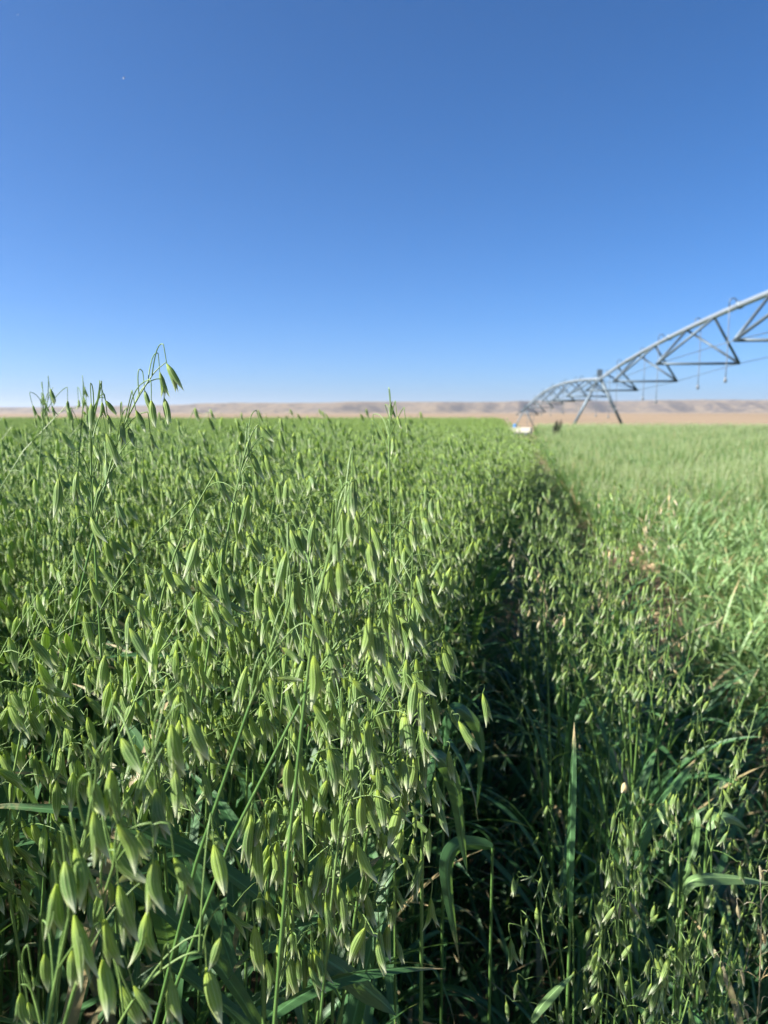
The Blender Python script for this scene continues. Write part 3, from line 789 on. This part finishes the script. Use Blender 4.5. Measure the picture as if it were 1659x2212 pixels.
# ------------------------------------------------------------------ broad blades in the gap, taken from the photograph
def blade(label, pts, depths, W, mat, cat='leaf blade', group=None, twist=0.0):
    """a long blade through seen points at given depths, rooted at the ground"""
    P = np.array([at(px, py, d) for (px, py), d in zip(pts, depths)])
    t = np.linspace(0, len(P) - 1, 22); C = np.stack([np.interp(t, np.arange(len(P)), P[:, k]) for k in range(3)], -1)
    for _ in range(4): C[1:-1] = (C[:-2] + 2 * C[1:-1] + C[2:]) / 4
    foot = np.array([C[0][0], C[0][1], 0.0])
    root = empty('oat_shoot', foot); tag(root, label, cat, group)
    st = np.stack([C[0] - foot + np.array([0, 0, -C[0][2]]), (C[0] - foot) * [1, 1, .5], C[0] - foot]); 
    b = MB(); b.tube(st, [.0026, .0022, .0016], 6); mobj('stem', b.mesh('stem', M_STEM), root)
    T = np.gradient(C, axis=0); T /= np.linalg.norm(T, axis=1)[:, None]
    view = C - CAMP; view /= np.linalg.norm(view, axis=1)[:, None]
    s = np.cross(T, view); s /= np.linalg.norm(s, axis=1)[:, None]; nn = np.cross(s, T)
    u = np.linspace(0, 1, len(C)); tw = .5 + twist * u
    s2 = s * np.cos(tw)[:, None] + nn * np.sin(tw)[:, None]; n2 = -s * np.sin(tw)[:, None] + nn * np.cos(tw)[:, None]
    wv = W / 2 * np.interp(u, [0, .08, .35, .6, .85, 1.0], [.35, .7, 1.0, .95, .5, .02])
    q = np.linspace(-1, 1, 7)
    Pg = C[:, None] + wv[:, None, None] * (q[None, :, None] * s2[:, None] + (np.abs(q) * .42)[None, :, None] * n2[:, None]) - foot
    b = MB(); b.grid(Pg, np.stack(np.meshgrid(u, np.linspace(0, 1, 7), indexing='ij'), -1), 0, .35)
    mobj('leaf', b.mesh('leaf', mat), root)
    return root
G = 'broad blades in the gap'
blade('broad green blade arching over and hanging down into the dark gap', reg(*D_, [(1060, 720), (1080, 520), (1150, 460), (1235, 560), (1275, 720), (1300, 980), (1330, 1190)]), [.66, .66, .67, .68, .69, .70, .70], .016, M_LEAF, group=G)
blade('long blade bent like a hook behind the arching blade', reg(*D_, [(1190, 420), (1200, 210), (1265, 175), (1350, 235), (1410, 340), (1425, 470), (1380, 840)]), [.95, .95, .96, .97, .98, .99, 1.0], .018, M_LEAF, group=G)
blade('pale blade leaning out then dropping straight down beside the small oats', reg(*D_, [(1480, 1030), (1400, 1010), (1290, 1010), (1215, 1060), (1205, 1200), (1235, 1420), (1280, 1700)]), [.80, .80, .79, .78, .78, .78, .78], .018, M_LEAF, group=G)
blade('broad flat dark blade crossing under the leaning oat stalk', reg(*D_, [(100, 1640), (250, 1530), (400, 1380), (560, 1240), (690, 1150), (820, 1075)]), [.52, .52, .53, .54, .55, .56], .019, M_LEAF, group=G, twist=.4)
blade('wide blade sweeping down from the stand edge toward the small oats', reg(*D_, [(350, 1620), (480, 1700), (620, 1790), (740, 1890), (830, 1960), (905, 2040)]), [.50, .50, .51, .52, .53, .53], .016, M_LEAF, group=G)
blade('thin blade with a dried brown tip reaching across the dark gap', reg(*D_, [(130, 2060), (260, 1960), (420, 1860), (600, 1800), (800, 1765), (1000, 1745), (1200, 1757)]), [.47, .48, .49, .50, .51, .52, .53], .010, M_LEAF, group=G, twist=.6)
E_ = (1500 / 1.507, 1460, .40)
blade('tall upright pointed blade standing among the small oats', reg(*E_, [(590, 1330), (585, 1100), (590, 850), (600, 600), (608, 400), (612, 250)]), [.72, .72, .73, .74, .75, .76], .009, M_LEAF, group=G)
blade('broad ribbon blade slanting up with its tip cut by sunlight', reg(*E_, [(940, 1000), (990, 860), (1050, 740), (1120, 640), (1200, 530), (1275, 440)]), [.95, .95, .96, .97, .98, .99], .018, M_LEAF, group=G)
blade('second ribbon blade slanting up behind the sunlit one', reg(*E_, [(880, 760), (930, 650), (990, 530), (1030, 440), (1060, 390)]), [1.15, 1.15, 1.16, 1.17, 1.18], .015, M_LEAF, group=G)
blade('broad pale blade lying out level over the grass', reg(*E_, [(1205, 1180), (1225, 1110), (1300, 1085), (1420, 1085), (1560, 1100), (1700, 1120)]), [.85, .85, .85, .86, .87, .88], .016, M_LEAFB, group=G, twist=.3)
blade('curled blade at the foot of the small oats, rising in a soft curve', reg(*E_, [(380, 1870), (420, 1800), (480, 1730), (540, 1670), (612, 1605)]), [.66, .66, .67, .68, .69], .009, M_LEAFB, group=G)
blade('narrow blade ending in a brown twisted tip above the grass', reg(*E_, [(1200, 1120), (1235, 1010), (1262, 900), (1275, 790), (1268, 730), (1252, 690)]), [.92, .92, .93, .93, .94, .94], .010, M_LEAFY, group=G)
blade('arched blade over the low grass by the bare soil', reg(*E_, [(900, 200), (930, 165), (980, 150), (1050, 155), (1110, 180)]), [1.5, 1.5, 1.5, 1.51, 1.52], .012, M_LEAF, group=G)
blade('arched blade bending over between the small oats and the soil', reg(*E_, [(720, 260), (760, 120), (810, 40), (880, 5), (960, 30)]), [1.5, 1.5, 1.5, 1.51, 1.52], .013, M_LEAF, group=G)
blade('blade bent over in a low arch at the grass margin', reg(*E_, [(1330, 830), (1370, 770), (1430, 755), (1490, 780), (1550, 830)]), [1.05, 1.05, 1.06, 1.07, 1.08], .016, M_LEAFB, group=G)
hero('small_oat_plant', 'small oat stalk tipped with one withered white husk', reg(*E_, [(770, 1560), (780, 1300), (790, 1050), (815, 900), (840, 740), (865, 660), (880, 610)]), .80,
     reg(*E_, [(830, 740, 820, 850), (880, 790, 915, 990), (795, 1060, 800, 1200), (860, 840, 880, 900), (870, 1000, 900, 1110), (910, 1220, 970, 1310), (760, 1290, 755, 1390), (700, 1360, 665, 1470), (880, 1400, 915, 1500), (800, 1220, 825, 1330)]),
     group='small oats on the edge strip', mats=SPK_MESH2, seed=31)
hero('small_oat_plant', 'small oat stalk with a single yellowed spikelet on a bent stalk', reg(*E_, [(470, 1560), (440, 1400), (430, 1200), (440, 1090), (430, 1050)]), .74,
     reg(*E_, [(412, 1055, 345, 1130), (500, 1150, 540, 1260), (270, 1420, 300, 1580), (410, 1250, 415, 1360), (330, 1350, 345, 1470)]), group='small oats on the edge strip', mats=SPK_MESH2, seed=32)
hero('small_oat_plant', 'small oat stalk with a curved head of plump spikelets over the grass', reg(*E_, [(1150, 2000), (1230, 1750), (1265, 1580), (1290, 1440), (1320, 1365), (1335, 1365)]), .70,
     reg(*E_, [(1335, 1375, 1355, 1520), (1285, 1460, 1240, 1550), (1185, 1470, 1175, 1620), (1400, 1570, 1400, 1690), (1310, 1630, 1290, 1750), (1250, 1660, 1240, 1740), (1285, 1560, 1300, 1640), (1065, 1540, 1100, 1720), (1030, 1660, 1010, 1780), (1160, 1730, 1155, 1840)]), group='small oats on the edge strip', mats=SPK_MESH2, seed=33)
# the withered husk on its thread
husk = at(*reg(*E_, [(885, 605)])[0], .80)
o = mobj('withered_husk', spikelet_mb(RN, 8, 7, L=.013, W=.007, openness=.5).mesh('withered_husk', [M_DRYSP, M_DRYSP]), mat4=mat4(hang_matrix(np.array([-.15, 0, -1.0]), .5), husk + np.array([0, 0, .006])))
tag(o, 'withered white husk caught on the tip of a small oat stalk', 'husk')

# ------------------------------------------------------------------ short leafy crop beyond the furrow
def tuft_spec(rng, h, nl, w=.012, head=False):
    L = []
    for i in range(nl):
        L.append((h * rng.uniform(.65, 1.15), w * rng.uniform(.7, 1.25), math.radians(rng.uniform(58, 88)), rng.uniform(.5, 2.3), np.array([rng.normal(0, .012), rng.normal(0, .012), rng.uniform(0, .10) * h * 2]), rng.uniform(0, 6.28)))
    return L
CROP_SPEC = [tuft_spec(RN, RN.uniform(.36, .46), RN.integers(6, 9), .0155) for _ in range(10)]
CROP_LEAF = [[leaf_mb(RN, *l, ns=9, nc=3).mesh('leaf', M_LEAFB) for l in s] for s in CROP_SPEC]
def tuft_mesh(spec, mat, ns=6, nc=3, head=None):
    b = MB()
    for l in spec: b.add(leaf_mb(RN, *l, ns=ns, nc=nc, mat=0))
    if head is not None:
        h = head; pts = culm_pts(RN, h, 5, RN.normal(0, .03), RN.normal(0, .03)); b.tube(pts, .0012, 3, 1)
        for j in range(9):
            p, _ = curve_at(pts, RN.uniform(.75, 1)); q = p + np.array([RN.normal(0, .02), RN.normal(0, .02), 0])
            b.add(SPK_LOW[0], hang_matrix(np.array([RN.normal(0, .3), RN.normal(0, .3), -1.0]), 0) * .85, q, RN.uniform())
            f = b.m[-1]; b.m[-1] = np.full(len(f), 1)
    return b
CROP_MID = [tuft_mesh(s, M_LEAFB).mesh('crop_mid', [M_LEAFB]) for s in CROP_SPEC]
CROP_FAR = [tuft_mesh(s, M_LEAFY, 4, 2, RN.uniform(.46, .56)).mesh('crop_far', [M_LEAFY, M_SPIK2]) for s in CROP_SPEC]
X, Y = [], []
for (r0, r1, dens, amax) in [(1.2, 5.5, 165, 62), (5.5, 14, 100, 50), (14, 30, 42, 42), (30, 68, 26, 38)]:
    xx, yy = jitter_points(rng, .7, r1, 0, r1, dens)
    r = np.hypot(xx, yy); a = view_angle(xx, yy)
    lim = 1.02 + .12 * np.sin(yy * 1.3) + .08 * np.sin(yy * 3.1) - .30 * smooth(5, 12, yy) 
    lim = np.where(yy > 31, 1.15, lim)
    kk = (r >= r0) & (r < r1) & (xx > lim) & (a < amax) & (yy < 55)
    X.append(xx[kk]); Y.append(yy[kk])
cx, cy = np.concatenate(X), np.concatenate(Y); n = len(cx)
cv = rng.integers(0, 10, n); crot = np.stack([rng.normal(0, .10, n), rng.normal(.05, .10, n), rng.uniform(0, 6.28, n)], -1)
cs = rng.uniform(.78, 1.12, n) * (1 + .42 * smooth(18, 42, cy)) * (1 + .10 * np.sin(cx * 2.1) * np.sin(cy * 1.1))
vis, dep = in_front(cx, cy, .35, 20)
order = np.argsort(np.where(vis, dep, 1e6))
for i in order[:260]:
    root = empty('crop_plant', (cx[i], cy[i], 0)); root.rotation_euler = tuple(crot[i]); s = float(cs[i]); root.scale = (s, s, s)
    if cx[i] < 1.3: tag(root, 'short leafy crop plant at the margin of the bare soil, blades arching over it', 'crop plant', 'crop plants along the bare soil')
    else: tag(root, 'short leafy blue-green crop plant inside the short crop, past the bare soil', 'crop plant', 'short leafy crop plants past the bare soil')
    for m in CROP_LEAF[cv[i]]: mobj('leaf', m, root)
rest = order[260:]; rr = np.hypot(cx, cy)
far = rr[rest] + rng.normal(0, 1.2, len(rest)) > 8.0
def C3(i): return np.stack([cx[i], cy[i], ground_z(cx[i], cy[i])], -1)
scatter('short_crop', CROP_MID, C3(rest[~far]), crot[rest[~far]], cs[rest[~far]], cv[rest[~far]], 'mass of short blue-green crop past the bare soil strip', 'crop')
scatter('distant_crop', CROP_FAR, C3(rest[far]), crot[rest[far]], cs[rest[far]], cv[rest[far]], 'far part of the short crop under the irrigation pipe', 'crop')
print('crop', n)

# ------------------------------------------------------------------ grass in the furrow, and soil crumbs
GR_SPEC = [tuft_spec(RN, RN.uniform(.16, .26), RN.integers(6, 10), .006) for _ in range(8)]
GR_SPEC += [tuft_spec(RN, RN.uniform(.26, .40), RN.integers(5, 8), .011) for _ in range(8)]
GRASS = [tuft_mesh(s, M_LEAFY, 7, 3).mesh('grass_tuft', [M_LEAFY if i < 8 else M_LEAF]) for i, s in enumerate(GR_SPEC)]
g1 = jitter_points(rng, -.25, 1.5, .3, 34, 115); g2 = jitter_points(rng, -.3, .95, .3, 4.5, 170)
g3 = jitter_points(rng, -.1, .85, 3.0, 16, 270)
gx, gy = np.concatenate([g1[0], g2[0], g3[0]]), np.concatenate([g1[1], g2[1], g3[1]])
pn = np.sin(gx * 5 + gy * 2.3) + np.sin(gx * 9 - gy * 4.1) * .6 + np.sin(gy * 7.7) * .5
soil = np.exp(-((gx - .92 - .06 * np.sin(gy * 1.9)) / .17) ** 2)
kk = (rng.uniform(size=len(gx)) < 1.0 - .60 * soil * (pn > .5) - .12 * soil * (pn <= .35)) & (gx < 1.35) & ~((gy > 20) & (rng.uniform(size=len(gx)) < .5))
gx, gy = gx[kk], gy[kk]; n = len(gx)
gs = rng.uniform(.55, 1.35, n) * (.75 + .5 * np.exp(-((gx - .35) / .4) ** 2)) * (1 - .66 * smooth(2.8, 4.2, gy) * (gx < .85))
scatter('furrow_grass', GRASS, np.stack([gx, gy, ground_z(gx, gy) - .03], -1), np.stack([rng.normal(0, .2, n), rng.normal(0, .2, n), rng.uniform(0, 6.28, n)], -1), gs, np.where((gx < .78) & (gy < 18) & (rng.uniform(size=n) < .7), rng.integers(8, 16, n), rng.integers(0, 8, n)), 'grass and weeds growing in the furrow beside the oats', 'grass')
# clods of soil
def clod(rng):
    b = MB(); th = np.linspace(0, 2 * np.pi, 7, endpoint=False); ph = np.linspace(.05, np.pi - .05, 5)
    P = np.stack([np.sin(ph)[:, None] * np.cos(th), np.sin(ph)[:, None] * np.sin(th), np.cos(ph)[:, None] * np.ones(7) * .7], -1)
    b.grid(P * (1 + rng.normal(0, .16, P.shape[:2]))[..., None] * .012, close=True, flat=True); return b
N_ = NT('soil_clod'); tcn = N_.n('ShaderNodeTexCoord'); rr_, orr_ = N_.rnd()
M_CLOD = N_.finish(N_.mix(orr_, (.30, .19, .11), (.50, .36, .24)), rough=.95, spec=.1, bump=N_.noise(400, tcn.outputs['Object'], 3), bstr=.5, bdist=.002)
sx, sy = jitter_points(rng, .55, 1.3, .8, 7, 420); kk = rng.uniform(size=len(sx)) < np.exp(-((sx - .92) / .2) ** 2); sx, sy = sx[kk], sy[kk]; n = len(sx)
scatter('soil_clods', [clod(RN).mesh('clod', [M_CLOD]) for _ in range(5)], np.stack([sx, sy, gz_detail(sx, sy) + .003], -1), rng.uniform(0, 6.28, (n, 3)), rng.lognormal(-.1, .45, n), rng.integers(0, 5, n), 'crumbled brown soil on the bare strip between oats and short crop', 'soil')

# ------------------------------------------------------------------ irrigation pivot
A3 = at(1295, 819, 52.0); B3 = at(1134, 884, 113.0)
span = B3 - A3; span_h = np.array([span[0], span[1], 0]); span_len = np.linalg.norm(span_h); along = span_h / span_len
lat = np.array([along[1], -along[0], 0.0])
C3_ = A3 - span_h; C3_[2] = A3[2] - .1
def pipe_pt(P, Q, t, rise):
    return P * (1 - t) + Q * t + np.array([0, 0, rise * 4 * t * (1 - t)])
piv = empty('irrigation_pivot', (A3[0], A3[1], float(ground_z(A3[0], A3[1]))))
tag(piv, 'galvanised irrigation pivot arching over the crop on splayed tower legs', 'irrigation pivot')
O = np.array(piv.location)
def part(name, b, mats, parent=piv): return mobj(name, b.mesh(name, mats), parent)
def tube_part(name, pts, rad, mat, n=6, parent=piv):
    b = MB(); b.tube(np.asarray(pts) - O, rad, n, 0, 0, caps=True); return part(name, b, mat, parent)
def build_span(P, Q, rise, t0=0.0, t1=1.0, detail=True):
    ts = np.linspace(t0, t1, 40)
    tube_part('span_pipe', [pipe_pt(P, Q, t, rise) for t in ts], .10, M_GALV, 12)
    npan = 7; prev = None
    for k in range(npan + 1):
        tj = k / npan
        if t0 < tj < t1:
            p = pipe_pt(P, Q, tj, rise); d = pipe_pt(P, Q, tj + .002, rise) - pipe_pt(P, Q, tj - .002, rise); d /= np.linalg.norm(d)
            tube_part('pipe_flange', [p - d * .03, p + d * .03], .14, M_GALVD, 12)
    for k in range(npan):
        tc = (k + .5) / npan
        if not (t0 - .02 < tc < t1 + .02): prev = None; continue
        nodes = []
        drop = 1.6 if 0 < k < npan - 1 else 1.25
        for s in (-1, 1):
            nd = pipe_pt(P, Q, tc, rise) + lat * s * 1.6 - np.array([0, 0, drop]); nodes.append(nd)
            for e in (-.20, .20):
                tube_part('truss_brace', [pipe_pt(P, Q, tc + e / npan, rise) - np.array([0, 0, .05]), nd], .052, M_GALVD)
        tube_part('cross_strut', nodes, .052, M_GALVD)
        if prev:
            for a_, b_ in zip(prev, nodes): tube_part('truss_rod', [a_, b_], .014, M_GALVD, 5)
        else:
            e = pipe_pt(P, Q, max(t0, 0), rise)
            for b_ in nodes: tube_part('truss_rod', [e, b_], .014, M_GALVD, 5)
        prev = nodes
    if prev:
        for b_ in prev: tube_part('truss_rod', [b_, pipe_pt(P, Q, 1.0, rise)], .014, M_GALVD, 5)
    if detail:
        nd_ = 13
        for k in range(nd_):
            t = (k + .5) / nd_
            if not (t0 < t < t1): continue
            p = pipe_pt(P, Q, t, rise); s = -1 if k % 2 else 1
            th = np.linspace(0, np.pi, 9)
            goose = [p + np.array([0, 0, .08])] + [p + np.array([0, 0, .16]) + lat * s * (.12 - .12 * math.cos(q)) + np.array([0, 0, .12 * math.sin(q)]) for q in th] + [p + lat * s * .24]
            tube_part('gooseneck', goose, .022, M_GALVD, 6)
            L = 2.55 + .25 * math.sin(k * 2.3)
            h = [p + lat * s * .24 + np.array([0.02 * math.sin(q * 3), 0, -L * q]) for q in np.linspace(0, 1, 6)]
            ho = tube_part('drop_hose', h, .017, M_HOSE, 6)
            tube_part('sprinkler_head', [h[-1] + [0, 0, .06], h[-1], h[-1] - np.array([0, 0, .10]), h[-1] - np.array([0, 0, .14])], [.02, .05, .06, .02], M_HOSE, 8, ho)
build_span(C3_, A3, 1.35, 0.0, 1.0)
build_span(A3, B3, 1.15)
def tower(P, name='tower'):
    gz = float(ground_z(P[0], P[1])); t = mobj(name, (lambda b: (b.tube(np.array([P + along * .25, P - along * .25]) - O, .13, 12, caps=True), b)[1])(MB()).mesh('tower', M_GALVD), piv)
    base_z = gz + .33; half = (P[2] - base_z) * .52
    ends = [np.array([P[0], P[1], base_z]) + lat * s * half for s in (-1, 1)]
    tube_part('base_beam', [ends[0] - lat * .3, ends[1] + lat * .3], .10, M_GALVD, 8, t)
    for s, e in zip((-1, 1), ends):
        for q in (-.28, .28):
            tube_part('leg', [P + along * q + lat * s * .12 - np.array([0, 0, .08]), e + along * q * .25], .075, M_GALVD, 8, t)
        m0 = P * .5 + e * .5
        for q in (-1,): tube_part('leg_tie', [m0 - along * .16, m0 + along * .16], .03, M_GALVD, 6, t)
        # wheel with tyre and rim
        c = e + lat * s * .25 + np.array([0, 0, -.02]); th = np.linspace(0, 2 * np.pi, 29)
        ring = [c + lat * .33 * math.cos(q) + np.array([0, 0, .33 * math.sin(q)]) for q in th]
        b = MB(); b.tube(np.array(ring) - O, .09, 8); wl = part('wheel', b, M_TYRE, t)
        tube_part('gearbox', [c - along * .28, c + along * .10], .12, M_GALVD, 8, t)
    tube_part('cross_tie', [P * .35 + ends[0] * .65, P * .35 + ends[1] * .65], .030, M_GALVD, 6, t) if name == 'far_tower' else None
    b = MB(); b.box(P - O + np.array([0, 0, .42]), (.34, .34, .46)); b.tube(np.array([P + [0, 0, .1], P + [0, 0, .22]]) - O, .05, 6); part('control_box', b, M_GALVD, t)
    return t
tower(A3); tower(B3, 'tower')

# ------------------------------------------------------------------ flat trailer with a blue barrel near the far tower, and the dark weed
tb = at(1124, 930, 106.0); gz = float(ground_z(tb[0], tb[1]))
tr = empty('flat_trailer', (tb[0], tb[1], gz)); tr.rotation_euler = (0, 0, YAW - .35)
tag(tr, 'low tan flat trailer parked at the end of the furrow, under the far tower', 'trailer')
zb = tb[2] - gz
b = MB(); b.box((0, 0, zb - .02), (2.9, 1.6, .10))
mobj('bed', b.mesh('bed', M_TAN), tr)
for yy in (-.80, .80):
    b = MB(); b.box((0, yy, zb + .10), (2.96, .05, .66)); mobj('side_board', b.mesh('side_board', M_TAN), tr)
for xx in (-1.47, 1.47):
    b = MB(); b.box((xx, 0, zb + .09), (.05, 1.54, .62)); mobj('end_board', b.mesh('end_board', M_TAN), tr)
b = MB(); b.box((.3, -.6, zb - .36), (2.2, .08, .26)); b.box((.3, .6, zb - .36), (2.2, .08, .26)); mobj('chassis', b.mesh('chassis', M_TAN), tr)
for xx in (-.6, .9):
    for yy in (-.72, .72):
        th = np.linspace(0, 2 * np.pi, 21); b = MB(); b.tube(np.array([[xx + .16 * math.cos(q), yy, .21 + .16 * math.sin(q)] for q in th]), .05, 8)
        wl = mobj('wheel', b.mesh('wheel', M_TYRE), tr)
        b = MB(); b.tube([[xx, yy - .04, .21], [xx, yy + .04, .21]], .11, 12, caps=True); mobj('rim', b.mesh('rim', M_GALV), wl)
        b = MB(); b.box((xx, yy * .82, (zb + .3) / 2), (.10, .08, max(.1, zb - .3))); mobj('axle_post', b.mesh('axle_post', M_TAN), tr)
b = MB(); prof = np.array([[0, 0], [.27, 0], [.29, .05], [.29, .28], [.305, .30], [.29, .32], [.29, .56], [.305, .58], [.29, .60], [.29, .83], [.27, .88], [.05, .88], [0, .875]])
th = np.linspace(0, 2 * np.pi, 18, endpoint=False)
b.grid(np.stack([prof[:, :1] * np.cos(th), prof[:, :1] * np.sin(th), prof[:, 1:] * np.ones(18)], -1), close=True)
bo = mobj('barrel', b.mesh('barrel', M_BLUE)); bp = at(1112.5, 913, 106.0); bo.location = (bp[0], bp[1], tb[2] + .033)
tag(bo, 'blue plastic barrel standing on the low tan trailer', 'barrel')
wd = at(1194, 948, 31.0)
wr = empty('dark_weed', (wd[0], wd[1], 0)); tag(wr, 'dark dead weed clump leaning up out of the short crop', 'weed')
r = np.random.default_rng(5)
stm = MB(); hd_ = MB()
for i in range(16):
    az = r.uniform(0, 6.28); L = r.uniform(.75, 1.05); ln = np.array([.12 + r.normal(0, .12), r.normal(0, .12), 1.0])
    pts = np.array([ln * L * q for q in np.linspace(0, 1, 5)]) + [r.normal(0, .03), r.normal(0, .03), 0]; stm.tube(pts, np.linspace(.008, .004, 5), 4)
    for j in range(26):
        p, _ = curve_at(pts, r.uniform(.5, 1)); hd_.add(SPK_LOW[0], hang_matrix(r.normal(0, 1, 3), 0) * r.uniform(1.8, 3.2), p + r.normal(0, .018, 3), r.uniform())
mobj('stem', stm.mesh('stem', M_DARKW), wr); mobj('seed_head', hd_.mesh('seed_head', M_DARKW), wr)

# ------------------------------------------------------------------ flying insects
def insect(px, py, d, label, s=1.0):
    p = at(px, py, d); o = empty('flying_insect', p); tag(o, label, 'insect', 'insects in the sky')
    b = MB(); b.tube([[0, 0, .004 * s], [.0008 * s, 0, .002 * s], [.001 * s, 0, 0], [.0012 * s, 0, -.004 * s]], [.0006 * s, .0012 * s, .0013 * s, .0005 * s], 8, caps=True); mobj('body', b.mesh('body', M_BUG), o)
    for k in (-1, 1):
        u = np.linspace(0, 1, 7); wv = .0018 * s * np.sin(np.pi * np.clip(u * .9 + .05, 0, 1)); c = np.stack([-.006 * s * u, k * .002 * s * u, -.005 * s * u], -1)
        P = np.stack([c - wv[:, None] * [0.5, 0, -.6], c + wv[:, None] * [.5, 0, -.6]], 1); b = MB(); b.grid(P); mobj('wing', b.mesh('wing', M_WING), o)
insect(268, 167, 1.3, 'small pale-winged insect flying high over the tallest stalk', .45)
insect(39, 31, 2.2, 'tiny dark insect flying in the high corner of the blue sky', .45)

# ------------------------------------------------------------------ air
M_AIR = bpy.data.materials.new('air'); M_AIR.use_nodes = True
t = M_AIR.node_tree; t.nodes.clear()
vo = t.nodes.new('ShaderNodeOutputMaterial'); pv = t.nodes.new('ShaderNodeVolumePrincipled')
pv.inputs['Color'].default_value = (.72, .80, .92, 1); pv.inputs['Density'].default_value = .0002; pv.inputs['Anisotropy'].default_value = .2
t.links.new(pv.outputs[0], vo.inputs['Volume'])
b = MB(); b.box((0, 1400, 29), (6400, 5200, 66))
hz = mobj('haze', b.mesh('haze', M_AIR)); hz['kind'] = 'stuff'; hz['label'] = 'thin bluish air over the field and hills'; hz['category'] = 'haze'
